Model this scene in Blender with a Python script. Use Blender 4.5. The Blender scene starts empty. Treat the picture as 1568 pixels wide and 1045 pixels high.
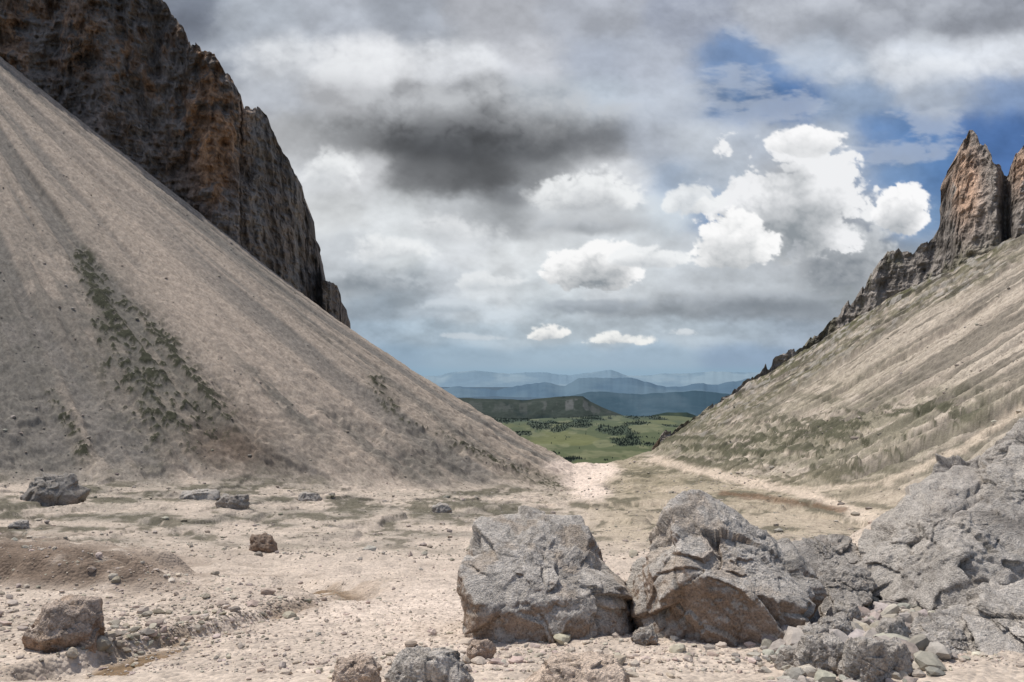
import bpy, bmesh, math, random
import numpy as np
rng=np.random.default_rng(7); random.seed(7)
F=1265.0; CX=784.0; HY=560.0
S=bpy.context.scene
S.view_settings.view_transform='Standard'; S.view_settings.look='None'; S.view_settings.exposure=0
def linv(a):
    a=np.asarray(a,float)/255.0
    return np.where(a<=0.04045,a/12.92,((a+0.055)/1.055)**2.4)
# ---------- noise ----------
def _h(a,b,c,seed):
    h=(a.astype(np.int64)*374761393+b.astype(np.int64)*668265263+c.astype(np.int64)*306783378+seed*974711)&0xFFFFFFFF
    h=((h^(h>>13))*1274126177)&0xFFFFFFFF
    h=((h^(h>>16))*2246822519)&0xFFFFFFFF
    h=h^(h>>15)
    return (h&0xFFFFFF)/float(0xFFFFFF)
def n2(x,y,seed=0):
    xi=np.floor(x);yi=np.floor(y);fx=x-xi;fy=y-yi
    ux=fx*fx*fx*(fx*(fx*6-15)+10);uy=fy*fy*fy*(fy*(fy*6-15)+10)
    z=np.zeros_like(xi)
    a=_h(xi,yi,z,seed);b=_h(xi+1,yi,z,seed);c=_h(xi,yi+1,z,seed);d=_h(xi+1,yi+1,z,seed)
    return (a+(b-a)*ux)*(1-uy)+(c+(d-c)*ux)*uy
def f2(x,y,o=5,seed=0,g=0.5):
    s=0;a=1;t=0
    for i in range(o):
        s=s+a*n2(x*2**i+17.3*i,y*2**i-9.1*i,seed+i);t+=a;a*=g
    return s/t-0.5
def puff(x,y,seed):
    xi=np.floor(x);yi=np.floor(y);z=np.zeros_like(xi);best=np.zeros_like(xi)
    for dx in (-1,0,1):
        for dy in (-1,0,1):
            cx=xi+dx;cy=yi+dy
            rx=_h(cx,cy,z,seed);ry=_h(cx,cy,z+1,seed);rr=0.55+0.6*_h(cx,cy,z+2,seed)
            d2=(x-cx-rx)**2+(y-cy-ry)**2
            best=np.maximum(best,rr*np.sqrt(np.clip(1-d2/(rr*rr),0,1)))
    return best
def n3(x,y,w,seed=0):
    xi=np.floor(x);yi=np.floor(y);zi=np.floor(w)
    fx=x-xi;fy=y-yi;fz=w-zi
    ux=fx*fx*(3-2*fx);uy=fy*fy*(3-2*fy);uz=fz*fz*(3-2*fz)
    r=0
    for dx in (0,1):
        for dy in (0,1):
            for dz in (0,1):
                r=r+_h(xi+dx,yi+dy,zi+dz,seed)*(ux if dx else 1-ux)*(uy if dy else 1-uy)*(uz if dz else 1-uz)
    return r
def f3(p,sc,o=4,seed=0,g=0.5,ridge=False):
    s=0;a=1;t=0
    for i in range(o):
        v=n3(p[...,0]*sc*2**i+3.1*i,p[...,1]*sc*2**i+7.7*i,p[...,2]*sc*2**i-5.3*i,seed+i)
        if ridge: v=1-abs(2*v-1)
        s=s+a*v;t+=a;a*=g
    return s/t-0.5
def ss(x,a,b):
    t=np.clip((x-a)/(b-a),0,1);return t*t*(3-2*t)
# ---------- mesh helpers ----------
def new_mesh(name,V,Fc,mat,col=None,smooth=False,loc=None,nv=4):
    V=np.asarray(V,dtype=np.float32).reshape(-1,3)
    if loc is not None: V=V-np.array(loc,dtype=np.float32)
    Fc=np.asarray(Fc,dtype=np.int32).reshape(-1,nv)
    me=bpy.data.meshes.new(name)
    me.vertices.add(len(V));me.vertices.foreach_set('co',V.ravel())
    me.loops.add(Fc.size);me.loops.foreach_set('vertex_index',Fc.ravel())
    me.polygons.add(len(Fc))
    me.polygons.foreach_set('loop_start',np.arange(0,Fc.size,nv,dtype=np.int32))
    me.polygons.foreach_set('loop_total',np.full(len(Fc),nv,dtype=np.int32))
    me.update(calc_edges=True)
    me.polygons.foreach_set('use_smooth',np.full(len(Fc),smooth,dtype=bool))
    if col is not None:
        c=np.ones((len(V),4),dtype=np.float32);c[:,:3]=np.asarray(col).reshape(-1,3)
        at=me.color_attributes.new('col','FLOAT_COLOR','POINT')
        at.data.foreach_set('color',c.ravel())
    me.materials.append(mat)
    ob=bpy.data.objects.new(name,me);S.collection.objects.link(ob)
    if loc is not None: ob.location=loc
    return ob
def grid_faces(nr,nc):
    i=np.arange(nr-1)[:,None]*nc+np.arange(nc-1)[None,:]
    return np.stack([i,i+1,i+nc+1,i+nc],-1).reshape(-1,4)
# ---------- materials ----------
def rock_mat(name,vor=None,noise=((3,0.6),),bump=0.4,dist=0.05,contrast=0.5,stretch=(1,1,1),rough=0.95):
    m=bpy.data.materials.new(name);m.use_nodes=True
    nt=m.node_tree;N=nt.nodes;L=nt.links
    b=N['Principled BSDF'];b.inputs['Roughness'].default_value=rough
    b.inputs['Specular IOR Level'].default_value=0.12
    at=N.new('ShaderNodeAttribute');at.attribute_name='col'
    tc=N.new('ShaderNodeTexCoord');mp=N.new('ShaderNodeMapping');mp.inputs['Scale'].default_value=stretch
    L.new(tc.outputs['Object'],mp.inputs['Vector'])
    acc=None;hacc=None
    def addm(a,s):
        if a is None:return s
        n=N.new('ShaderNodeMath');n.operation='ADD';L.new(a,n.inputs[0]);L.new(s,n.inputs[1]);return n.outputs[0]
    def scale(s,k,off=0.0):
        n=N.new('ShaderNodeMath');n.operation='MULTIPLY_ADD';L.new(s,n.inputs[0]);n.inputs[1].default_value=k;n.inputs[2].default_value=off;return n.outputs[0]
    for sc,w in noise:
        n=N.new('ShaderNodeTexNoise');n.inputs['Scale'].default_value=sc;n.inputs['Detail'].default_value=4;n.inputs['Roughness'].default_value=0.65
        L.new(mp.outputs[0],n.inputs['Vector'])
        acc=addm(acc,scale(n.outputs['Fac'],w*2*contrast,-w*contrast))
        hacc=addm(hacc,scale(n.outputs['Fac'],w))
    for sc,w in (vor or ()):
        v=N.new('ShaderNodeTexVoronoi');v.inputs['Scale'].default_value=sc
        L.new(mp.outputs[0],v.inputs['Vector'])
        sp=N.new('ShaderNodeSeparateColor');L.new(v.outputs['Color'],sp.inputs[0])
        acc=addm(acc,scale(sp.outputs[0],w*contrast,-w*contrast*0.5))
        hacc=addm(hacc,scale(v.outputs['Distance'],-w))
    f=scale(acc,1.0,1.0)
    vm=N.new('ShaderNodeVectorMath');vm.operation='SCALE';L.new(at.outputs['Color'],vm.inputs[0]);L.new(f,vm.inputs['Scale'])
    mx=N.new('ShaderNodeVectorMath');mx.operation='MAXIMUM';L.new(vm.outputs[0],mx.inputs[0]);mx.inputs[1].default_value=(0.01,0.01,0.01)
    L.new(mx.outputs[0],b.inputs['Base Color'])
    bp=N.new('ShaderNodeBump');bp.inputs['Strength'].default_value=bump;bp.inputs['Distance'].default_value=dist
    L.new(hacc,bp.inputs['Height']);L.new(bp.outputs[0],b.inputs['Normal'])
    return m
M_ground=rock_mat('scree_gravel',vor=((4.0,0.3),(13.0,0.5)),noise=((0.7,0.35),(9,0.5)),bump=0.8,dist=0.08,contrast=0.6)
M_rock=rock_mat('limestone_boulder',vor=None,noise=((2.2,0.4),(9,0.8),(36,1.0)),bump=0.9,dist=0.05,contrast=0.75)
M_cliff=rock_mat('dolomite_cliff',vor=None,noise=((0.10,0.9),(0.5,0.9)),bump=1.0,dist=2.5,contrast=1.1,stretch=(1,1,0.45))
M_stone=rock_mat('loose_stone',noise=((1.5,0.6),(14,0.6)),bump=0.7,dist=0.03,contrast=0.7)
M_far=rock_mat('distant_land',noise=((0.004,0.5),(0.02,0.6)),bump=0.3,dist=10,contrast=0.5)
M_haze=rock_mat('hazy_mountain',noise=((0.0008,0.4),),bump=0.2,dist=60,contrast=0.25)
M_tree=rock_mat('conifer_foliage',noise=((0.05,0.5),),bump=0.1,dist=1,contrast=0.6)

# ---------- terrain ----------
fy=np.array([2,6,10,12,20,30,45,70,100,150,300,400.]);fz=np.array([-1.9,-3.05,-3.83,-4.1,-5.5,-7.4,-9.9,-13.2,-17,-23,-36.6,-46.])
_ly=np.linspace(math.log(1.5),math.log(400),600);_lz=np.interp(_ly,np.log(fy),fz)
ker=np.hanning(41);ker/=ker.sum();_lz=np.convolve(np.pad(_lz,20,mode='edge'),ker,'valid')
def Fz(y): return np.interp(np.log(np.clip(y,1.5,400)),_ly,_lz)
px0,px1,ncol=-500.0,2100.0,1451
pxs=np.linspace(px0,px1,ncol)
ys=np.concatenate([np.geomspace(2,10,40)[:-1],np.geomspace(10,100,400)[:-1],np.geomspace(100,345,580)[:-1],np.geomspace(345,3000,50)])
PX,Y=np.meshgrid(pxs,ys);K=(PX-CX)/F;X=K*Y
def smax(a,b,k): return (a+b+np.sqrt((a-b)**2+k*k))/2
def smin(a,b,k): return (a+b-np.sqrt((a-b)**2+k*k))/2
fl=Fz(Y)
D=np.hypot(X+225,Y-300)
zc=125-0.62*D
xb=np.interp(Y,[10,50,80,200,300],[40,30,32,38,42])
zr=fl+0.6*(X-xb)
Z=smax(smax(fl,zc,4.0),zr,4.0)
wL=ss(zc-fl,-3,6);wR=ss(zr-fl,-3,6)
tp=np.array([(-500,-200),(0,90),(100,168),(200,247),(300,325),(400,405),(515,490),(600,548),(690,608),(780,662),(830,690),(880,714),(930,712),(960,700),(1000,682),(1085,628),(1170,572),(1235,532),(1300,492),(1375,446),(1435,415),(1500,385),(1568,352),(2100,100)],float)
Tt=(HY-np.interp(pxs,tp[:,0],tp[:,1]))/F
Tt=Tt+f2(pxs/26,pxs*0,4,801)*0.007*ss(pxs,960,1010)
yc=np.interp(pxs,[-500,0,515,880,960,1085,1245,1568,2100],[300,316,300,300,300,298,320,250,250])
T=Z/Y
Tc=np.array([np.interp(yc[i],ys,T[:,i]) for i in range(ncol)])
w=np.clip((Y-60)/(yc[None,:]-60),0,1)**1.5
T=T+(Tt-Tc)[None,:]*w
T=np.where(Y>60,smin(T,Tt[None,:]+0.002,0.004),T)
Z=T*Y
Zc=(Tt*yc)[None,:]
drop=np.maximum(Zc-0.5*(Y-yc[None,:])-0.0006*(Y-yc[None,:])**2,-430)
Z=np.where(Y>yc[None,:],np.minimum(drop,Z),Z)
ang=np.arctan2(X+225,300-Y)
s=ang*170
chan=f2(s/7,D/110,4,11);chan2=f2(s/1.7,D/26,4,12)
gul=f2(Y/9+X*0.03+f2(X/30,Y/30,3,23)*1.6,X/85,4,21);gul2=f2(Y/2.4+X*0.01+f2(X/12,Y/12,2,24)*1.2,X/34,4,22)
rough=f2(X/1.6,Y/1.6,4,31)
fade=1-ss(Y,345,420)
big=f2(X/16,Y/16,4,41)
fw=(1-wL)*(1-wR)
PYb=HY-Z/Y*F
lg=f2(PX/85+PYb/60,PYb/6.5+PX/160,4,77)
low=ss(PYb,520,700)*wL
det=wL*(chan*4.2+chan2*1.5+rough*(0.45+0.6*low))+wR*(-abs(gul)*7.0+gul2*1.6+rough*0.6)
det+=low*ss(f2(X/9,Y/9,4,33),0.02,0.1)*0.8
rm=ss(Y,70,110)*ss(PYb,600,660)*wR
det+=rm*ss(lg,-0.02,0.05)*0.6
det+=fw*(big*1.6*ss(Y,25,90)+f2(X/3,Y/3,4,42)*0.65*ss(Y,9,25)+f2(X/0.7,Y/0.7,4,43)*0.14+f2(X/0.18,Y/0.18,3,44)*0.05*(1-ss(Y,15,40)))
det+=fw*ss(Y,34,60)*ss(f2(X/7,Y/14,4,45),0.0,0.06)*0.5
def g(cx,cy,rx,ry,rot=0.0):
    c,s_=math.cos(math.radians(rot)),math.sin(math.radians(rot))
    dx=PX-cx;dy=PYb-cy
    a=(dx*c+dy*s_)/rx;b=(-dx*s_+dy*c)/ry
    return np.exp(-(a*a+b*b))
near=1-ss(Y,60,90)
nz0=f2(X/2.5,Y/2.5,4,46)
bk=g(30,870,230,28,4)
bank=ss(bk+nz0*0.6,0.25,0.6)*near
det+=bank*(0.7+nz0*0.8)
chn=(g(330,958,220,13,-14)+g(480,892,70,12,8)*0.9+g(130,1015,130,16,-8))*near
det-=ss(chn+nz0*0.4,0.25,0.6)*0.25
det+=3.0*np.exp(-(((X-13)/5.5)**2+((Y-18)/5)**2))
det-=0.9*g(1330,800,40,10)*near
Z=Z+det*fade
PY=HY-Z/Y*F
PYb=PY
def C(c): return np.array(c)[None,None,:]
def mixc(col,c,m): return col+(C(c)-col)*m[...,None]
st=ss(chan+0.6*chan2,-0.10,0.12)
col=np.ones(X.shape+(3,))*C((0.485,0.415,0.345))
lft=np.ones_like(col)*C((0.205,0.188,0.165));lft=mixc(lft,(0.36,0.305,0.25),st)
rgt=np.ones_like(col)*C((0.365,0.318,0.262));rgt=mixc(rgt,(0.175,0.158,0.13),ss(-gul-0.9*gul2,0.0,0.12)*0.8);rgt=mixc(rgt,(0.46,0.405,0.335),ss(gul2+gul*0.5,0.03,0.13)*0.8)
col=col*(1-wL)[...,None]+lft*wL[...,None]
col=col*(1-wR)[...,None]+rgt*wR[...,None]
nz=f2(X/5,Y/5,5,51);nf=f2(X/0.8,Y/1.2,4,52);nh=f2(PX/60,PYb/9,5,53);nh2=f2(PX/22,PYb/5,4,54)
lf=np.clip(g(300,470,50,230,-38)+g(520,640,40,170,-52)*0.9+g(140,240,50,140,-40)*0.6,0,1)
col=mixc(col,(0.42,0.35,0.285),lf*wL*0.7)
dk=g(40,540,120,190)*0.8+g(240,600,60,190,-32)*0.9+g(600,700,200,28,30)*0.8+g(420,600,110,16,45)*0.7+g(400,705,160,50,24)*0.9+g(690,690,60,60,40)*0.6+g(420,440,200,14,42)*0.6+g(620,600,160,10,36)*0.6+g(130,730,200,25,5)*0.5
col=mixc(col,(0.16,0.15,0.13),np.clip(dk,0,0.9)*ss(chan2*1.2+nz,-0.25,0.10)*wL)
col=mixc(col,(0.14,0.105,0.08),np.clip(g(350,690,85,60,35)*0.95,0,0.85)*ss(nz,-0.3,0.1)*wL)
def strip(pts,wd):
    P=np.array(pts,float);dm=np.full(X.shape,1e9)
    for i in range(len(P)-1):
        ax,ay=P[i];bx,by=P[i+1];L2=(bx-ax)**2+(by-ay)**2
        t=np.clip(((PX-ax)*(bx-ax)+(PY-ay)*(by-ay))/L2,0,1)
        dm=np.minimum(dm,np.hypot(PX-ax-t*(bx-ax),PY-ay-t*(by-ay)))
    return np.exp(-(dm/wd)**2)
vs=strip([(125,400),(150,450),(165,520)],16)+strip([(165,520),(215,600),(250,650)],24)*0.5+strip([(150,440),(200,490),(250,530),(290,590),(330,640)],20)*0.65+strip([(85,610),(105,650),(125,690)],14)*0.8+strip([(575,585),(600,620)],12)*0.8+strip([(620,645),(850,745)],12)*0.4
vr=vs+g(230,590,55,80,-30)*0.55+g(300,660,80,50,-30)*0.25
veg=ss(nf*1.7+nz*0.7+chan2*0.9+vr*0.28,0.30,0.38)*np.clip(vr*2.5,0,1)*(Y>60)
col=mixc(col,(0.125,0.12,0.10),np.clip(vr,0,1)*0.75*(Y>60))
crest=(Tt[None,:]-Z/Y)*F
gr=(np.exp(-(crest/20)**2)+0.6*np.exp(-((crest-38)/16)**2))*ss(PX,985,1080)*(Y<345)*(1-ss(PX,1500,1600)*0.6)
col=mixc(col,(0.095,0.094,0.052),np.clip(gr*1.3,0,1)*ss(nz+nf,-0.3,0.1)*0.95)
col=mixc(col,(0.05,0.046,0.038),np.clip(gr*1.2,0,1)*ss(f2(X/3,Y/3,4,78),0.03,0.10)*0.85)
col=mixc(col,(0.34,0.32,0.29),np.clip(gr*1.2,0,1)*ss(f2(X/2.2,Y/2.2,4,79),0.09,0.14)*0.8)
vr2=(g(1200,690,260,55,-10)*1.0+g(1010,690,70,35,-30)*0.9+g(1400,640,150,35,-12)*0.8+g(1300,730,200,30,-8)*0.6+g(1250,610,160,30,-25)*0.4)*ss(Y,50,80)
v2=ss(lg*1.5+nh2*0.8+nf*0.5,-0.02,0.10)
col=mixc(col,(0.22,0.205,0.15),np.clip(vr2,0,1)*0.8*ss(nh+nz,-0.25,0.1))
col=mixc(col,(0.07,0.072,0.045),np.clip(vr2*v2,0,1)*0.82)
fb=fw*ss(Y,34,50)
col=mixc(col,(0.23,0.21,0.175),fb*np.clip(0.45+nh*2.0+nz*1.2,0,0.9)*(0.5+0.5*(PX<800)))
col=mixc(col,(0.34,0.29,0.20),fb*ss(PX,850,950)*0.5)
col=mixc(col,(0.095,0.09,0.062),fb*ss(nh+nh2*0.8+nf*0.5,0.04,0.20)*0.75)
bm_=np.clip(g(60,862,240,36,4)*1.6,0,1)*(Y<75)
col=mixc(col,(0.125,0.088,0.062),bm_*ss(nz0+nf*0.9+bm_*0.25,-0.12,0.14)*0.85)
col=mixc(col,(0.30,0.25,0.20),np.clip(g(130,950,230,40,-5)*0.6,0,0.75)*ss(nf+nz,-0.25,0.2)*near)
col=mixc(col,(0.16,0.105,0.055),np.clip(chn*1.2,0,0.9)*ss(nf+nz0,-0.15,0.08))
col=mixc(col,(0.60,0.51,0.435),g(640,930,290,70)*0.6*near*(1-np.clip(chn,0,1)))
def path(pts,wd,c,a):
    global col
    P=np.array(pts,float);dmin=np.full(X.shape,1e9)
    for i in range(len(P)-1):
        ax,ay=P[i];bx,by=P[i+1];L2=(bx-ax)**2+((by-ay)*2.2)**2
        t=np.clip(((PX-ax)*(bx-ax)+(PY-ay)*2.2*(by-ay)*2.2)/L2,0,1)
        dmin=np.minimum(dmin,np.hypot(PX-ax-t*(bx-ax),(PY-ay-t*(by-ay))*2.2))
    m=(1-ss(dmin+nf*10+nh2*16,wd*0.4,wd*1.4))*(Y>40)*(Y<345)
    col=mixc(col,c,m*a)
path([(1005,705),(1100,728),(1200,750),(1260,765),(1310,785),(1340,800),(1315,830)],14,(0.56,0.47,0.38),0.85)
path([(1230,750),(1350,740),(1470,690),(1568,625),(1700,560)],9,(0.52,0.44,0.35),0.7)
path([(1310,790),(1400,800),(1480,770)],24,(0.54,0.46,0.37),0.8)
path([(865,714),(920,720),(890,738),(905,754)],30,(0.66,0.56,0.48),0.95)
path([(1290,782),(1210,768),(1110,756)],10,(0.15,0.095,0.06),0.75)
col=mixc(col,(0.042,0.045,0.027),np.clip(veg,0,1)*0.92)
Z=Z+np.clip(veg,0,1)*0.35*fade
col*=(1+0.3*f2(X/0.9,Y/0.9,3,61))[...,None]
hs=_h(np.arange(X.size).reshape(X.shape),np.zeros(X.shape,int),np.zeros(X.shape,int),9)
hb=n2(PX/3.4,np.log(Y)*330,17)*0.6+hs*0.4
grit=(hb-0.5)*0.6*ss(Y,25,90)
col*=(1+grit)[...,None]
V=np.stack([X,Y,Z+grit*0.25*ss(Y,60,120)*fade],-1)
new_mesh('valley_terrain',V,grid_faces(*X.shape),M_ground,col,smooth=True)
def H(x,y):
    px=CX+F*x/y
    i=np.clip((px-px0)/(px1-px0)*(ncol-1),0,ncol-1.001);j=np.clip(np.interp(y,ys,np.arange(len(ys))),0,len(ys)-1.001)
    i0=i.astype(int);j0=j.astype(int);a=i-i0;b=j-j0
    return (Z[j0,i0]*(1-a)+Z[j0,i0+1]*a)*(1-b)+(Z[j0+1,i0]*(1-a)+Z[j0+1,i0+1]*a)*b
def locate(px,py):
    i=int(round((px-px0)/(px1-px0)*(ncol-1)));t=(HY-py)/F
    Tcol=Z[:,i]/ys
    j=np.argmax(Tcol>=t)
    y=ys[j];return ((px-CX)/F*y,y,Z[j,i])
# ---------- rocks ----------
_ico={}
def ico(n):
    if n not in _ico:
        bm=bmesh.new();bmesh.ops.create_icosphere(bm,subdivisions=n,radius=1)
        v=np.array([x.co[:] for x in bm.verts]);f=np.array([[q.index for q in p.verts] for p in bm.faces]);bm.free()
        v/=np.linalg.norm(v,axis=1)[:,None];_ico[n]=(v,f)
    return _ico[n]
def hull_planes(P):
    bm=bmesh.new()
    for p in P: bm.verts.new(p)
    bmesh.ops.convex_hull(bm,input=bm.verts[:]);bm.normal_update()
    c=P.mean(0);out=[]
    for f in bm.faces:
        n=np.array(f.normal[:]);h=n@(np.array(f.verts[0].co[:])-c)
        if h<0:n=-n;h=-h
        if h>1e-4: out.append((*n,h))
    bm.free();return c,np.array(out)
def fract(V,d,n,size,off,tilt,groove,gw,seed):
    r=np.random.default_rng(seed)
    sd=V[r.integers(0,len(V),n)]
    Wp=V+np.stack([f3(V+seed,3/size,3,seed+1),f3(V-seed,3/size,3,seed+2),f3(V+2*seed,3/size,3,seed+3)],-1)*0.15*size
    idx=np.zeros(len(V),int);e=np.zeros(len(V))
    for a in range(0,len(V),8192):
        b=slice(a,a+8192)
        dd=np.sqrt(((Wp[b,None,:]-sd[None])**2).sum(-1))
        o=np.partition(dd,1,axis=1);idx[b]=dd.argmin(1);e[b]=o[:,1]-o[:,0]
    A=r.normal(0,off*size,n);B=r.normal(0,tilt,(n,3))
    amp=r.uniform(0,1,n)**2
    gv=np.exp(-(e/(gw*size))**2)*amp[idx]
    return np.clip(A[idx]+((V-sd[idx])*B[idx]).sum(-1),-0.07*size,0.05*size)-gv*groove*size,gv
def boulder(name,P,seed,sub=7,rough=1.0,stain=0.6,tone=1.0,mat=None,p=90,tint=(1,1,1)):
    P=np.array(P,float);c,pl=hull_planes(P)
    d,f=ico(sub)
    q=np.clip(d@pl[:,:3].T,0,None)/pl[:,3]
    r=(q**p).sum(1)**(-1.0/p)
    V=c+d*r[:,None]
    size=np.ptp(P,axis=0).mean();k=1.0/size
    d1,g1=fract(V,d,18,size,0.014,0.17,0.010,0.010,seed*3+1)
    d2,g2=fract(V,d,110,size,0.006,0.22,0.005,0.007,seed*3+2)
    W=V+seed*13.7
    dis=d1+d2*1.0+f3(W,2.2*k,3,seed)*0.07*size+f3(W,9*k,4,seed+9,0.6)*0.048*size+f3(W,28*k,4,seed+19,0.68)*0.040*size
    V2=V+d*(dis*rough)[:,None]
    fi=f;nrm=np.zeros_like(V2)
    fn=np.cross(V2[fi[:,1]]-V2[fi[:,0]],V2[fi[:,2]]-V2[fi[:,0]])
    for k_ in range(3): np.add.at(nrm,fi[:,k_],fn)
    nrm/=np.linalg.norm(nrm,axis=1)[:,None]+1e-9
    lo,hi=V2[:,2].min(),V2[:,2].max();hz=(V2[:,2]-lo)/(hi-lo)
    n1=f3(W,2.5*k,4,seed+31);n2_=f3(W,12*k,5,seed+41,0.75);n3_=f3(W,5*k,4,seed+51,0.6)
    g0=np.ones_like(V2)*np.array((0.50,0.465,0.42))*tone
    m=ss(n2_,0.01,0.10)[:,None]*0.5;g0=g0*(1-m)+np.array((0.22,0.198,0.172))*tone*m
    m=ss(n1+n2_*0.4,0.06,0.2)[:,None]*0.4;g0=g0*(1-m)+np.array((0.58,0.54,0.485))*tone*m
    m=(ss(n3_,0.03,0.14)*0.35*min(1,stain*1.5))[:,None];g0=g0*(1-m)+np.array((0.42,0.32,0.225))*m
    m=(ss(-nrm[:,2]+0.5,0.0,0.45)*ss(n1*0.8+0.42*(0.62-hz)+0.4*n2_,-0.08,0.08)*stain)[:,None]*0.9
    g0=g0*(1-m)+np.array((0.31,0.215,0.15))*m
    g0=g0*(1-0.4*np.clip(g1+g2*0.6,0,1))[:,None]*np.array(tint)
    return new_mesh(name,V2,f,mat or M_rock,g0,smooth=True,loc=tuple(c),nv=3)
def W3(px,py,y): return ((px-CX)/F*y,y,(HY-py)/F*y)
boulder('boulder',[W3(*a) for a in [(710,1025,11.5),(780,1035,11.3),(955,1005,11.8),(704,868,11.9),(742,925,11.45),(940,915,11.8),(972,900,12.6),(970,985,12.3),(732,802,13.0),(765,790,13.3),(890,785,13.5),(903,835,13.4),(738,850,12.6),(720,940,14),(940,930,14)]],3,rough=0.75,stain=0.85)
boulder('boulder',[W3(*a) for a in [(1022,762,12.5),(1062,753,12.8),(1095,778,12.7),(1195,828,12.6),(1240,870,12.4),(1260,905,12.1),(1050,875,11.3),(1250,935,11.1),(1230,1050,11.0),(1090,1025,11.2),(982,1010,11.8),(968,955,12.2),(966,890,12.4),(994,818,12.5),(990,930,14.2),(1240,930,13.8)]],5,rough=0.75,stain=0.9)
boulder('rock_outcrop',[W3(*a) for a in [(1310,850,15),(1385,762,15.5),(1450,728,16),(1560,740,16),(1590,900,13),(1560,915,12.3),(1400,985,12.4),(1330,1010,12.8),(1300,930,14),(1480,850,12.8),(1400,850,19)]],8,rough=1.0,stain=0.12,tone=0.92)
boulder('rock_outcrop',[W3(*a) for a in [(1480,765,15.5),(1530,705,16),(1600,670,16.5),(1760,700,17),(1760,960,12),(1540,960,12.2),(1470,880,13),(1600,800,19)]],18,rough=1.0,stain=0.12,tone=0.92)
boulder('rock_outcrop',[W3(*a) for a in [(1418,738,18),(1436,700,18.5),(1497,700,19),(1525,735,19),(1510,800,17.5),(1425,800,17.5),(1470,770,21)]],9,sub=6,rough=1.0,stain=0.1,tone=0.85)
boulder('rock_outcrop',[W3(*a) for a in [(1500,715,19),(1530,672,19),(1568,642,19),(1750,590,20),(1750,800,17),(1520,790,18),(1600,760,16.8)]],10,rough=1.0,stain=0.1,tone=0.88)
boulder('rock_outcrop',[W3(*a) for a in [(1362,995,10.8),(1400,942,11.2),(1480,922,11.5),(1540,935,11.4),(1570,1090,9.6),(1500,1090,9.6),(1370,1090,10.0),(1500,980,12.5)]],12,rough=0.8,stain=0.2,tone=1.0)
boulder('rock_outcrop',[W3(*a) for a in [(1470,930,11.3),(1520,895,11.8),(1620,870,11.8),(1750,1080,9.3),(1570,1080,9.6),(1500,1000,10.3),(1600,980,12.9)]],14,rough=0.85,stain=0.15,tone=1.0)
boulder('boulder',[W3(*a) for a in [(1205,830,15.5),(1250,812,15.8),(1300,820,15.8),(1335,850,15.2),(1330,900,14.5),(1240,900,14.6),(1215,880,15),(1270,860,17)]],15,sub=6,rough=1.0,stain=0.3,tone=.8)
boulder('boulder',[W3(*a) for a in [(1245,890,13.6),(1290,865,13.8),(1330,880,13.8),(1340,930,13),(1260,950,12.8),(1280,920,15)]],16,sub=6,rough=1.0,stain=0.5,tone=.8)
def rk(px,pyb,wp,hp,seed,sub=6,stain=0.3,tone=0.9,dep=0.8,name='boulder',rough=0.9,tint=(1,1,1)):
    x,y,z=locate(px,pyb);w_=wp/F*y;h_=hp/F*y
    r=np.random.default_rng(seed);P=[]
    for lev,rad,n in ((-0.25,0.95,6),(0.35,1.0,6),(0.95,0.68,5)):
        ph=r.uniform(0,6.28)
        for i in range(n):
            a=ph+i*2*math.pi/n+r.uniform(-.35,.35);rr=rad*r.uniform(0.85,1.08)
            P.append((x+math.cos(a)*w_/2*rr,y+w_*dep*0.4+math.sin(a)*w_/2*dep*rr,z+(lev+r.uniform(-.18,.08))*h_))
    boulder(name,P,seed,sub=sub,stain=stain,tone=tone,rough=rough,tint=tint)
rk(65,772,102,42,20,stain=.3,tone=.62);rk(82,1000,132,62,27,stain=.7,tone=.9,tint=(1.1,.98,.9));rk(352,779,52,18,22,5,tone=.7);rk(300,766,70,12,23,5);rk(400,846,50,24,24,5,tone=.55,tint=(1.1,.92,.8))
rk(675,786,34,14,25,5);rk(25,812,34,10,27,5);rk(655,1066,150,48,28,tone=1.0,stain=.2);rk(538,1064,90,34,29,tone=1.05,tint=(1.1,.97,.88));rk(895,1082,200,46,30,tone=1.15,stain=.0,tint=(1.1,.97,.87))
rk(735,1010,50,26,31,5,tint=(1.1,.95,.85));rk(1270,1035,90,50,32);rk(1335,1050,80,60,33);rk(1290,990,80,38,34);rk(1240,965,50,30,35,5)
rk(1375,1040,70,50,36);rk(1300,960,60,30,37,5);rk(968,945,30,60,38,5,tone=1.1,tint=(1.1,.95,.85));rk(470,768,40,12,39,5);rk(1375,990,60,40,40,5);rk(990,990,44,26,41,5,tone=.75,stain=.9)
rk(1440,930,60,45,42,5);rk(1490,905,55,40,43,5);rk(1250,1000,60,36,44,5);rk(1215,1030,46,26,45,5)
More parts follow.
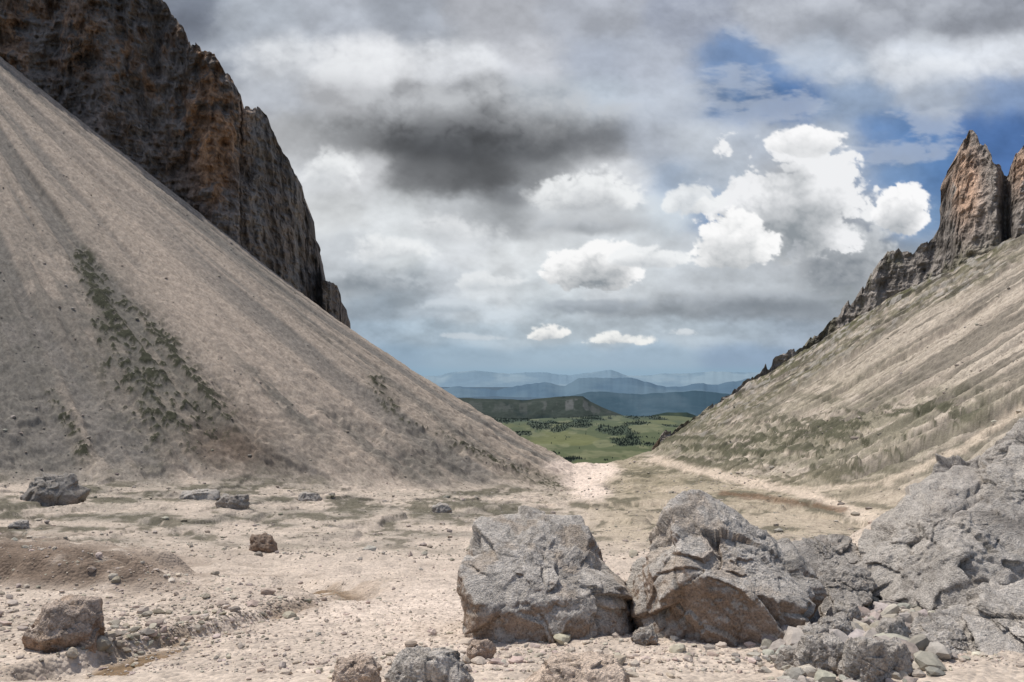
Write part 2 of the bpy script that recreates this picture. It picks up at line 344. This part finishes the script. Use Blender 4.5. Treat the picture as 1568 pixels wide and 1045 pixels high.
def scatter(name,xs,yy,sz,sub=1,tint=(0.36,0.32,0.275),sink=0.25,ta=0.7,tb=1.2):
    n=len(xs);d,f=ico(sub);nt=14
    tem=[]
    for i in range(nt):
        pn=rng.normal(size=(11,3));pn/=np.linalg.norm(pn,axis=1)[:,None];hh=rng.uniform(.5,1.0,11)
        pn=np.concatenate([pn,np.eye(3),-np.eye(3)]);hh=np.concatenate([hh,np.ones(6)*1.1])
        q=np.clip(d@pn.T,0,None)/hh;r=1/np.maximum(q.max(1),.4)
        tem.append(d*r[:,None]*np.array([rng.uniform(.85,1.4),rng.uniform(.7,1.1),rng.uniform(.5,.85)]))
    tem=np.array(tem)[rng.integers(0,nt,n)]
    a=rng.uniform(0,6.283,n);ca,sa=np.cos(a)[:,None],np.sin(a)[:,None]
    q=np.stack([tem[...,0]*ca-tem[...,1]*sa,tem[...,0]*sa+tem[...,1]*ca,tem[...,2]],-1)*sz[:,None,None]*0.5
    zz=H(xs,yy)+sz*(0.5-sink)*0.5
    q+=np.stack([xs,yy,zz],-1)[:,None,:]
    ff=(f[None]+np.arange(n)[:,None,None]*len(d)).reshape(-1,3)
    t=rng.uniform(ta,tb,n)
    cc=(np.array(tint)[None]*t[:,None])*(1+rng.uniform(-.05,.05,(n,3)));cc=np.repeat(cc[:,None,:],len(d),1)
    new_mesh(name,q,ff,M_stone,cc,smooth=False,nv=3)
def rnd_px(n,pa,pb,ya,yb):
    y=np.exp(rng.uniform(math.log(ya),math.log(yb),n));k=(rng.uniform(pa,pb,n)-CX)/F
    return k*y,y
x,y=rnd_px(24000,-250,1800,9.5,34);scatter('gravel_stones',x,y,0.02+0.02*rng.pareto(2.6,24000).clip(0,8),1,tint=(0.50,0.435,0.37))
x,y=rnd_px(1500,-250,420,11,24);scatter('gravel_stones',x,y,0.04+0.045*rng.pareto(2.8,1500).clip(0,4),2,tint=(0.44,0.385,0.32))
def pxs_scatter(name,pxx,pyy,sz,tint,sub=2):
    L_=np.array([locate(a,b) for a,b in zip(pxx,pyy)]);scatter(name,L_[:,0],L_[:,1],sz,sub,tint=tint)
t=rng.uniform(0,1,700);pxs_scatter('stream_stones',140+340*t+rng.normal(0,40,700),985-75*t+rng.normal(0,14,700),0.03+0.05*rng.pareto(2.6,700).clip(0,5),(0.37,0.325,0.27))
t=rng.normal(0,1,(1500,2));pxs_scatter('rubble',1300+t[:,0]*60,980+t[:,1]*36,0.07+0.12*rng.pareto(3,1500).clip(0,3),(0.38,0.345,0.305))
t=rng.normal(0,1,(500,2));pxs_scatter('rubble',np.clip(1450+t[:,0]*60,1300,1600),np.clip(925+t[:,1]*15,880,1040),0.07+0.10*rng.pareto(3,500).clip(0,3),(0.39,0.36,0.32))
t=rng.normal(0,1,(600,2));pxs_scatter('gravel_stones',820+t[:,0]*200,1015+t[:,1]*18,0.03+0.045*rng.pareto(2.8,600).clip(0,4),(0.50,0.43,0.36))
x,y=rnd_px(9000,-250,1800,34,110);scatter('scree_stones',x,y,0.07+0.07*rng.pareto(2.6,9000).clip(0,8),1,tint=(0.38,0.34,0.285))
x,y=rnd_px(18000,-300,1850,110,300);scatter('scree_stones',x,y,0.14+0.13*rng.pareto(2.8,18000).clip(0,7),1,tint=(0.34,0.305,0.26),ta=.7)

# ---------- cliffs ----------
def cliff(name,top,bot,ycf,pxa,pxb,step,lean,thick,seed,colf,nr=260,amp=1.0,jag=5):
    p=np.arange(pxa,pxb+step,step);nc=len(p)
    tp_=np.array(top,float);bt=np.array(bot,float)
    blk=np.floor(p/9+f2(p/5,p*0,2,seed+2)*2);jb=_h(blk,blk*0,blk*0,seed)-0.5
    tpy=np.interp(p,tp_[:,0],tp_[:,1])+jag*1.6*f2(p/9,p*0,4,seed)+jag*0.9*jb
    bpy_=np.interp(p,bt[:,0],bt[:,1])+25
    tpy=np.minimum(tpy,bpy_-3)
    t=np.linspace(0,1,nr)[:,None]
    py=bpy_[None]+(tpy-bpy_)[None]*t
    pp=np.repeat(p[None],nr,0)
    y0=ycf(p)[None]+0*py
    hgt=(bpy_[None]-py)/F*300
    y=y0+hgt*lean
    Kk=(pp-CX)/F
    zz=(HY-py)/F*y;xx=Kk*y
    P=np.stack([xx,y,zz],-1)
    Q=P*np.array([1,1,0.3])
    dp=f3(Q,0.05,4,seed+3,0.55,ridge=True)*20+f3(Q,0.16,4,seed+4,0.6,ridge=True)*9+f3(P,0.13,5,seed+5,0.62,ridge=True)*10
    led=f3(P*np.array([.5,.5,2.0]),0.10,4,seed+8,0.6,ridge=True)*4.5
    Y2=y-(dp+led)*amp
    sx=f3(P,0.2,4,seed+11,0.6)*3.2*amp
    front=np.stack([xx+sx+(Kk*(Y2-y)),Y2,zz+(Y2-y)*(HY-py)/F],-1)
    nb=16;tb=np.linspace(1,0,nb+1)[1:,None]
    yb=y[-1][None]+thick*(1-tb*0.9)
    zb=zz[-1][None]*tb+(zz[0][None]-30)*(1-tb);xb_=(Kk[-1][None]*y[-1][None])+0*yb
    back=np.stack([xb_+f2(xb_/8,zb/8,3,seed)*6,yb,zb],-1)
    A=np.concatenate([front,back],0)
    cl=colf(pp,py,front,dp)
    cb=np.repeat(cl[-1:],nb,0)
    new_mesh(name,A,grid_faces(A.shape[0],nc),M_cliff,np.concatenate([cl,cb],0),smooth=True)
def colL(pp,py,P,dp):
    a=f3(P*np.array([1,1,0.35]),0.05,5,91,0.6);b=f3(P,0.25,4,92,0.6)
    c=np.ones(P.shape)*np.array((0.215,0.18,0.152))
    m=np.clip(np.exp(-((pp-325)/42)**2-((py-165)/110)**2)*1.5+np.exp(-((pp-240)/70)**2-((py-110)/110)**2)*0.9+np.exp(-((pp-60)/140)**2-((py-60)/90)**2)*0.9+np.exp(-((pp-330)/20)**2-((py-260)/60)**2),0,1)
    m=(m*ss(a+b*0.8+m*0.12,-0.03,0.12))[...,None];c=c*(1-m)+np.array((0.42,0.25,0.145))*m
    m=ss(b,0.03,0.14)[...,None]*0.5;c=c*(1-m)+np.array((0.075,0.065,0.055))*m
    m=(ss(a,0.0,0.1)*ss(pp,370,400))[...,None]*0.45;c=c*(1-m)+np.array((0.26,0.24,0.215))*m
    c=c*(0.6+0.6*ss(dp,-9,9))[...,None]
    return c
topL=[(-260,-330),(0,-260),(150,-160),(225,-60),(248,0),(262,20),(290,66),(328,88),(352,112),(369,140),(366,160),(372,164),(395,168),(412,186),(430,225),(455,268),(468,300),(473,345),(484,372),(491,405),(493,428),(505,430),(517,440),(521,455),(519,490),(524,500)]
botL=[(-500,-200),(0,90),(515,490),(530,500)]
def ycl(p): return 314+np.where(p>366,7,0)+0.0022*np.clip(p-330,0,None)**2+14*np.sin(p/31.0)*np.exp(-((p-200)/200)**2)*0.4-ss(p,491,495)*20
cliff('cliff',topL,botL,ycl,-260,522,1.6,0.22,60,5,colL,nr=330,amp=0.75,jag=7)
def colR(pp,py,P,dp):
    a=f3(P*np.array([1,1,0.5]),0.06,5,191,0.6);b=f3(P,0.3,4,192,0.6)
    c=np.ones(P.shape)*np.array((0.27,0.245,0.22))
    m=np.clip(np.exp(-((pp-1478)/24)**2-((py-285)/60)**2)*1.4+np.exp(-((pp-1565)/18)**2-((py-260)/40)**2)*1.2,0,1)
    m=(m*ss(a+b*0.6+m*0.13,-0.05,0.1))[...,None];c=c*(1-m)+np.array((0.42,0.29,0.21))*m
    m=ss(b,0.02,0.13)[...,None]*0.55;c=c*(1-m)+np.array((0.10,0.09,0.08))*m
    m=(ss(a,0.0,0.1)*ss(py,360,400))[...,None]*0.6;c=c*(1-m)+np.array((0.13,0.125,0.075))*m
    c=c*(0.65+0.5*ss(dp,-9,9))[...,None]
    return c
topR=[(1010,668),(1060,641),(1085,621),(1100,614),(1130,592),(1165,568),(1175,562),(1200,544),(1235,524),(1240,516),(1262,504),(1270,492),(1285,486),(1300,464),(1316,460),(1321,442),(1340,416),(1350,393),(1375,382),(1382,392),(1395,391),(1415,374),(1434,356),(1441,335),(1450,292),(1458,262),(1470,222),(1484,206),(1492,207),(1500,220),(1512,226),(1520,242),(1530,254),(1538,270),(1546,266),(1552,246),(1568,222),(1590,190),(1650,150),(1760,120),(1900,100)]
botR=[(1010,672),(1060,645),(1100,619),(1165,580),(1235,544),(1300,510),(1375,462),(1435,425),(1500,392),(1568,354),(1900,195)]
def ycr(p): return np.interp(p,[1010,1100,1165,1245,1568,1900],[296,295,303,316,250,248])+2+12*np.exp(-((p-1541)/9.)**2)+0.004*np.clip(1490-p,0,45)**2
cliff('rocky_peak',topR,botR,ycr,1010,1900,1.3,0.25,25,45,colR,nr=220,amp=0.45,jag=9)

# ---------- far landscape ----------
def sheet(name,ya,yb,ny,pa,pb,nx,zf,cf,mat):
    yv=np.geomspace(ya,yb,ny);pv=np.linspace(pa,pb,nx);P_,Yv=np.meshgrid(pv,yv);Xv=(P_-CX)/F*Yv
    Zv=zf(Xv,Yv,P_);c=cf(Xv,Yv,Zv,P_)
    return new_mesh(name,np.stack([Xv,Yv,Zv],-1),grid_faces(ny,nx),mat,c,smooth=True)
def zm(x,y,p): return -385+f2(x/900,y/900,4,301)*80+f2(x/200,y/200,3,302)*12-500*ss(y,6200,7200)
def forest(x,y): return f2(x/200+0.4*f2(x/90,y/200,3,318),y/600,5,313,0.6)-0.06+0.08*np.exp(-((x/y*F+CX-805)/50)**2)
def cm(x,y,z,p):
    a=f2(x/300,y/900,4,311);b=f2(x/90,y/300,4,312)
    c=np.ones(x.shape+(3,))*np.array((0.078,0.095,0.045))
    m=ss(a,0.0,0.1)[...,None];c=c*(1-m)+np.array((0.12,0.13,0.055))*m
    m=ss(b,0.06,0.16)[...,None]*0.6;c=c*(1-m)+np.array((0.165,0.17,0.095))*m
    m=ss(forest(x,y),-0.01,0.04)[...,None]*0.75;c=c*(1-m)+np.array((0.034,0.050,0.035))*m
    hz=ss(y,3000,9000)[...,None]*0.5;c=c*(1-hz)+np.array((0.06,0.09,0.105))*hz  # aerial haze painted in: meadow colour turns bluer with distance
    return c
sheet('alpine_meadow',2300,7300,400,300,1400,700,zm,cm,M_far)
n=9000;yy=np.exp(rng.uniform(math.log(2800),math.log(6400),n*3));kk=(rng.uniform(640,1120,n*3)-CX)/F;xx=kk*yy
keep=forest(xx,yy)>rng.uniform(-0.01,0.05,n*3);keep|=rng.uniform(0,1,n*3)<0.004
xx=xx[keep];yy=yy[keep];n=len(xx)
hh=rng.uniform(6,12,n);q=np.zeros((n,11,3));a5=np.arange(5)*2*math.pi/5
for k_,(r_,z_) in enumerate([(0.28,0.08),(0.17,0.45)]):
    q[:,k_*5:k_*5+5,0]=np.cos(a5+k_)*r_;q[:,k_*5:k_*5+5,1]=np.sin(a5+k_)*r_;q[:,k_*5:k_*5+5,2]=z_
q[:,10,2]=1
q*=hh[:,None,None];q+=np.stack([xx,yy,zm(xx,yy,0)],-1)[:,None,:]
fc=[]
for i in range(5):
    j=(i+1)%5;fc+= [[i,j,5+j],[i,5+j,5+i],[5+i,5+j,10]]
fc=(np.array(fc)[None]+np.arange(n)[:,None,None]*11).reshape(-1,3)
new_mesh('distant_conifer_forest',q,fc,M_tree,np.ones((n*11,3))*np.array((0.046,0.062,0.050)),nv=3)
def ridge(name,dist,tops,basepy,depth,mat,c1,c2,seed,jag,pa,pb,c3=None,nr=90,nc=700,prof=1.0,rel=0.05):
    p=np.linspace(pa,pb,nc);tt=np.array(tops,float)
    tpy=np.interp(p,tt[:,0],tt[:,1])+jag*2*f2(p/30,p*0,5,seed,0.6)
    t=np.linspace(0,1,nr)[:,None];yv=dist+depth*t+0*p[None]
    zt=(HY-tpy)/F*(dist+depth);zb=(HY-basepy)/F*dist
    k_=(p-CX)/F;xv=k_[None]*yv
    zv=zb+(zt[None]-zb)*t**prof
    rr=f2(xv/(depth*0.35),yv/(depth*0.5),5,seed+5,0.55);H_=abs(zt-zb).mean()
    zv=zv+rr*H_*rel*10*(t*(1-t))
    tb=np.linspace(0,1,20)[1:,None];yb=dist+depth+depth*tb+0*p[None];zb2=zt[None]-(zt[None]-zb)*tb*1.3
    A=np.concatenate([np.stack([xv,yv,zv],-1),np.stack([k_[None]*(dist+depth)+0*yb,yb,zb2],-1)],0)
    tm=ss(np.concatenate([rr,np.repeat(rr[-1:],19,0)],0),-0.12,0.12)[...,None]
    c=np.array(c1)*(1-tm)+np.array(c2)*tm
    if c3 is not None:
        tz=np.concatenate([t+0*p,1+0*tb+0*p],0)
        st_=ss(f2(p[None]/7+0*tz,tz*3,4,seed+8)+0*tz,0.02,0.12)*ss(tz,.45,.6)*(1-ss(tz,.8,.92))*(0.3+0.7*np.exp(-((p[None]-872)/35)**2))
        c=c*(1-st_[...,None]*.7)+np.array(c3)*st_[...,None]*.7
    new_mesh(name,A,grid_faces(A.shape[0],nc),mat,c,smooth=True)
ridge('forested_plateau',7400,[(300,612),(690,609),(740,611),(800,613),(850,608),(893,607),(905,616),(940,631),(965,641),(1000,656),(1400,664)],668,900,M_far,(0.014,0.026,0.028),(0.034,0.046,0.040),401,1.2,300,1400,c3=(0.12,0.125,0.125),prof=0.8,rel=.2)  # cloud shadow and bluish haze are painted into these dark colours
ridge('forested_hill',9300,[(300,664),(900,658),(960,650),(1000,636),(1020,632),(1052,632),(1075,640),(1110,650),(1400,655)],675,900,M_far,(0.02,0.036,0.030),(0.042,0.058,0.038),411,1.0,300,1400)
ridge('distant_hills',15000,[(300,606),(690,612),(850,612),(900,600),(980,603),(1060,598),(1130,606),(1400,600)],680,4500,M_haze,(0.035,0.072,0.10),(0.055,0.095,0.125),421,2.5,200,1500,rel=.12)  # blue of the hills is aerial haze put into their colour
ridge('distant_mountains',26000,[(300,600),(670,598),(705,592),(760,597),(800,590),(835,585),(865,592),(885,580),(920,577),(960,579),(990,584),(1020,594),(1060,588),(1100,590),(1140,580),(1200,582),(1400,580)],650,9000,M_haze,(0.075,0.13,0.185),(0.10,0.16,0.21),431,3,200,1500,rel=.1)  # paler blue: thicker haze painted into the mountain colour
ridge('snowy_range',52000,[(300,574),(670,575),(700,570),(740,568),(780,572),(830,570),(870,575),(935,567),(960,574),(1040,573),(1100,570),(1200,572),(1400,570)],610,9000,M_haze,(0.16,0.24,0.31),(0.21,0.29,0.35),441,3.0,200,1500)  # range coloured with the palest painted haze
sheet('distant_lowland',9000,70000,60,100,1600,60,lambda x,y,p:-900-y*0.01,lambda x,y,z,p:np.ones(x.shape+(3,))*np.array((0.06,0.10,0.14)),M_haze)  # flat blue stands in for haze over the lowland

# ---------- sky (cloud dome sector around the horizon, open overhead) ----------
sp=np.arange(-450,2051,1.7);sq=np.arange(-280,660,1.6)
A_,B_=np.meshgrid(sp,sq)
wx=f2(A_/150,B_/110,5,601)*90;wy=f2(A_/150+40,B_/110,5,611)*60
wx2=f2(A_/38,B_/30,5,621,0.62)*30;wy2=f2(A_/38+9,B_/30,5,631,0.62)*24
smp=[(30,[(290,118,125,138),(400,172,179,189),(520,180,186,196),(640,160,166,176),(760,173,176,183),(900,173,178,188),(1050,158,165,180),(1200,175,180,190),(1350,156,161,171),(1500,150,155,165)]),
(-60,[(0,120,126,138),(400,145,152,165),(800,158,165,178),(1200,158,165,178),(1600,145,152,165)]),(-200,[(0,120,130,150),(800,120,135,160),(1600,120,135,160)]),
(90,[(350,160,167,178),(450,202,206,212),(560,226,228,232),(700,220,223,228),(820,202,205,212),(900,168,176,190),(1000,182,189,202),(1120,118,143,180),(1250,178,188,202),(1400,210,216,225),(1520,216,221,229),(1700,190,196,206)]),
(150,[(430,180,185,193),(520,183,185,189),(620,150,152,156),(720,132,135,140),(830,182,189,197),(900,180,190,202),(1020,182,190,202),(1130,106,134,173),(1200,86,121,170),(1300,145,163,188),(1450,176,186,201),(1540,130,151,184),(1700,140,155,180)]),
(210,[(440,165,167,170),(520,130,132,135),(620,88,90,93),(720,78,80,83),(820,94,97,101),(900,125,128,133),(1000,175,182,193),(1080,190,197,206),(1180,178,187,200),(1260,180,190,204),(1340,100,132,176),(1420,90,125,172),(1540,80,113,164),(1700,95,125,168)]),
(270,[(470,206,209,213),(540,206,208,211),(640,108,110,113),(740,88,90,93),(830,140,143,147),(900,208,211,215),(960,214,217,221),(1030,162,178,199),(1100,180,190,202),(1200,190,194,200),(1290,165,177,195),(1380,120,149,187),(1440,92,128,176)]),
(330,[(500,210,213,215),(600,216,220,223),(700,196,200,204),(770,158,162,166),(850,203,207,211),(930,195,199,203),(1010,196,205,213),(1090,108,140,182),(1150,198,205,213),(1230,172,176,181),(1310,165,170,178),(1390,150,168,193),(1440,110,144,184)]),
(390,[(520,197,202,207),(600,218,223,226),(700,219,223,227),(800,219,223,226),(900,212,217,221),(960,214,219,223),(1040,206,212,218),(1120,196,202,208),(1200,182,187,193),(1260,167,171,176),(1330,153,158,163),(1450,150,160,170)]),
(440,[(440,172,179,186),(540,168,176,183),(620,145,154,162),(700,192,199,206),(760,212,217,221),(850,208,215,220),(910,210,215,220),(980,200,206,211),(1060,194,200,206),(1150,188,194,200),(1230,178,184,190),(1300,156,163,169)]),
(472,[(560,150,163,175),(650,178,189,199),(750,190,200,208),(850,172,182,190),(950,142,150,158),(1050,140,148,156),(1150,133,141,150),(1250,137,145,154)]),
(510,[(460,158,175,190),(560,158,175,190),(650,168,184,197),(750,178,192,203),(840,184,196,205),(960,183,194,203),(1060,180,192,202),(1150,170,183,195),(1230,160,173,187)]),
(545,[(300,146,168,187),(600,146,168,187),(700,156,177,194),(850,160,180,196),(1000,158,178,195),(1150,144,164,186),(1500,146,166,187)]),
(585,[(300,142,170,191),(600,142,170,191),(700,146,173,193),(850,148,175,195),(1000,146,173,193),(1150,140,168,189),(1500,142,170,191)])]
num=np.zeros(A_.shape+(3,));den=np.zeros(A_.shape)+1e-12
wf=ss(600-B_,20,150)
qx=A_+(wx*0.8+wx2)*wf;qy=B_+(wy*0.6+wy2)*wf*0.8
for yy_,row in smp:
    hi_=yy_<=460
    for r_ in row:
        wv=np.exp(-((qx-r_[0])/44)**2-((qy-yy_)/(27 if hi_ else 16))**2)+1e-5/(1+((qx-r_[0])/60)**2+((qy-yy_)/35)**2)**2
        num+=wv[...,None]*linv(r_[1:]);den+=wv
sky=num/den[...,None]
lowf=ss(B_,250,560)
bx=A_+wx2*0.9;by=B_*1.1+wy2*0.9
Bf=0
for i,(sc,wt) in enumerate([(58,.42),(27,.28),(13,.18),(6.5,.12)]):
    b1=puff(bx/sc+i*3.3,by/sc,700+i);b2=puff(bx/(sc*0.5)+i*3.3,by/(sc*0.42),720+i)
    Bf=Bf+wt*(b1*(1-lowf)+b2*lowf)
Bf=Bf-Bf.mean()
fA=f2(A_/85,B_/55,7,741,0.56);fBn=f2(A_/45,B_/22,6,761,0.56);fb2=fA*(1-lowf)+fBn*lowf
fine=f2(A_/14,B_/11,4,771,0.6)
def shift(a,dx,dy):
    return np.roll(np.roll(a,int(round(dy/1.6)),0),int(round(dx/1.7)),1)
def march(T_,step,n,kx=-0.35):
    tau=np.zeros_like(T_)
    for j in range(1,n+1): tau+=shift(T_,kx*step*j,step*j)
    return tau/n
deck=np.clip(0.5+fb2*1.4+Bf*0.45,0,1)
tau=march(deck,7,6)
rel=np.clip(deck-tau,-0.35,0.35)
sky=sky*(1+rel*0.5*ss(575-B_,0,80)+fine*0.04*wf)[...,None]
vm_=ss(f2(A_/110+wx/200,B_/38+wy/100,6,751,0.6),0.0,0.18)*ss(430-B_,0,150)*0.45
blu=ss(sky[...,2]-sky[...,0],0.06,0.2)
sky=sky*(1-(vm_*blu)[...,None])+linv((196,203,214))*(vm_*blu)[...,None]
def cloud(px,py,rx,ry,dark,bright,amp=1.0,soft=0.25,k=2.6,grad=0.0,flat=0.0,alpha=1.0,st=None,vw=1.0):
    global sky
    u=(A_+wx*0.25-px)/rx;v=-(B_+wy*0.2-py)/ry
    v2=v+np.minimum(v,0)*flat
    d=1-np.sqrt(u*u+v2*v2)+amp*(Bf*1.1*vw+fb2*1.4+fine*0.15)
    d=np.where(u*u+v*v>6,-1,d)
    m=ss(d,0,soft)*alpha
    T_=np.clip(d*1.3,0,1)
    st=st or max(3.0,ry*0.15)
    tau=march(T_,st,7)
    lit=np.exp(-k*np.clip(tau-0.12*T_,0,2))
    sh=np.clip(lit*1.08+grad*v*0.5+(Bf*0.8+fine*0.18+fb2*0.5)*vw-0.06,0,1)[...,None]
    c=linv(dark)*(1-sh)+linv(bright)*sh
    sky=sky*(1-m[...,None])+c*m[...,None]
cloud(560,95,230,62,(188,191,197),(238,240,242),soft=1.1,alpha=.75,k=1.0,vw=.5)
cloud(1440,105,190,32,(190,196,206),(236,239,243),soft=1.1,alpha=.6,k=1,vw=.5)
cloud(1300,25,300,42,(146,152,164),(206,211,219),soft=1.1,alpha=.5,k=1.2,vw=.5)
cloud(560,430,105,28,(120,129,138),(194,200,206),soft=0.7,alpha=.7)
cloud(600,382,84,36,(172,178,184),(238,240,241),soft=0.5,flat=.5,alpha=.8,k=1.4)
cloud(498,265,55,36,(184,188,192),(242,244,245),soft=0.6,alpha=.8,k=1.4)
cloud(690,350,90,34,(176,181,186),(232,234,236),soft=0.7,flat=.3,alpha=.65,k=1.4)
cloud(760,432,64,20,(178,186,193),(230,233,235),soft=0.4,flat=.5,alpha=.8,k=1.4)
cloud(690,470,70,12,(158,170,180),(204,212,219),soft=0.6,flat=.5,alpha=.7)
cloud(1170,462,180,20,(116,124,133),(170,177,185),soft=0.6,alpha=.7,vw=.5)
cloud(1290,385,110,72,(126,133,141),(204,208,212),soft=0.35,k=2.2,alpha=.92)
cloud(1200,318,140,114,(142,149,155),(240,241,243),amp=.85,soft=0.14,k=1.8,flat=.2,alpha=.98)
cloud(1130,378,76,58,(160,166,171),(251,251,251),amp=.85,soft=0.14,k=1.5,flat=.4)
cloud(1060,300,50,40,(170,176,182),(240,242,243),amp=.9,soft=0.25,k=1.4,flat=.3,alpha=.85)
cloud(1225,212,78,24,(185,189,193),(250,250,251),amp=.8,soft=0.2,k=1.1)
cloud(1388,325,46,46,(158,164,170),(250,250,251),amp=.8,soft=0.14,k=1.7,flat=.4)
cloud(905,345,90,18,(128,134,140),(178,183,189),soft=0.7,alpha=.65)
cloud(900,294,90,42,(156,161,167),(241,243,244),amp=.9,soft=0.35,k=1.6,flat=.4,alpha=.88)
cloud(905,468,80,12,(130,139,148),(164,172,181),soft=0.6,alpha=.7)
cloud(905,415,80,48,(144,151,157),(249,249,249),amp=.9,soft=0.17,k=1.9,flat=.6)
cloud(1000,398,56,22,(172,178,184),(241,243,244),soft=0.3,flat=.5,k=1.4,alpha=.88)
cloud(838,513,42,19,(158,167,175),(243,243,241),amp=.85,soft=0.25,k=1.6,flat=.8)
cloud(955,522,58,15,(158,168,176),(240,241,239),amp=.85,soft=0.3,k=1.6,flat=.8)
cloud(1055,512,40,10,(162,173,182),(218,223,227),soft=0.4,flat=1,alpha=.75)
cloud(720,515,50,8,(162,174,186),(206,213,219),soft=0.5,flat=1,alpha=.6)
cloud(720,180,255,80,(90,92,96),(192,195,199),amp=.8,soft=0.8,k=2.4,grad=0.4,alpha=.88,vw=.5)
cloud(695,225,180,46,(70,72,76),(104,107,111),amp=.8,soft=1.1,k=2,alpha=.85,vw=.4)
cloud(775,300,55,26,(108,111,116),(146,150,155),soft=1.0,alpha=.65,vw=.4)
kk=(A_-CX)/F;tt=(HY-B_)/F
Dv=np.stack([kk,np.ones_like(kk),tt],-1);Dv/=np.linalg.norm(Dv,axis=-1)[...,None]
ms=bpy.data.materials.new('cloudy_sky');ms.use_nodes=True
nt=ms.node_tree;nt.nodes.clear()
o=nt.nodes.new('ShaderNodeOutputMaterial');e=nt.nodes.new('ShaderNodeEmission');at=nt.nodes.new('ShaderNodeAttribute');at.attribute_name='col'
nt.links.new(at.outputs['Color'],e.inputs['Color']);nt.links.new(e.outputs[0],o.inputs['Surface'])
ms.cycles.emission_sampling='NONE'
new_mesh('sky',Dv*95000,grid_faces(*A_.shape),ms,sky,smooth=True)
# world light
SUN_D=np.array([-0.34,0.26,0.90]);SUN_D/=np.linalg.norm(SUN_D)
wd=bpy.data.worlds.new('World');S.world=wd;wd.use_nodes=True
nt=wd.node_tree;bg=nt.nodes['Background'];bg.inputs['Strength'].default_value=0.12
sk=nt.nodes.new('ShaderNodeTexSky');sk.sky_type='NISHITA';sk.sun_disc=False;sk.sun_elevation=math.asin(SUN_D[2]);sk.sun_rotation=math.atan2(SUN_D[0],SUN_D[1]);sk.dust_density=3.0
nt.links.new(sk.outputs[0],bg.inputs['Color'])
sd=bpy.data.lights.new('sun','SUN');sd.energy=3.4;sd.angle=math.radians(0.6);sd.color=(1.0,0.945,0.87)
so=bpy.data.objects.new('sun',sd);S.collection.objects.link(so)
from mathutils import Vector
so.rotation_euler=Vector(tuple(-SUN_D)).to_track_quat('-Z','Y').to_euler();so.location=(-200,100,400)
cd=bpy.data.cameras.new('camera');cd.sensor_width=36;cd.lens=F/1568*36;cd.shift_y=(HY-522.5)/1568;cd.clip_start=0.1;cd.clip_end=300000
co=bpy.data.objects.new('camera',cd);S.collection.objects.link(co);co.rotation_euler=(math.radians(90),0,0);S.camera=co
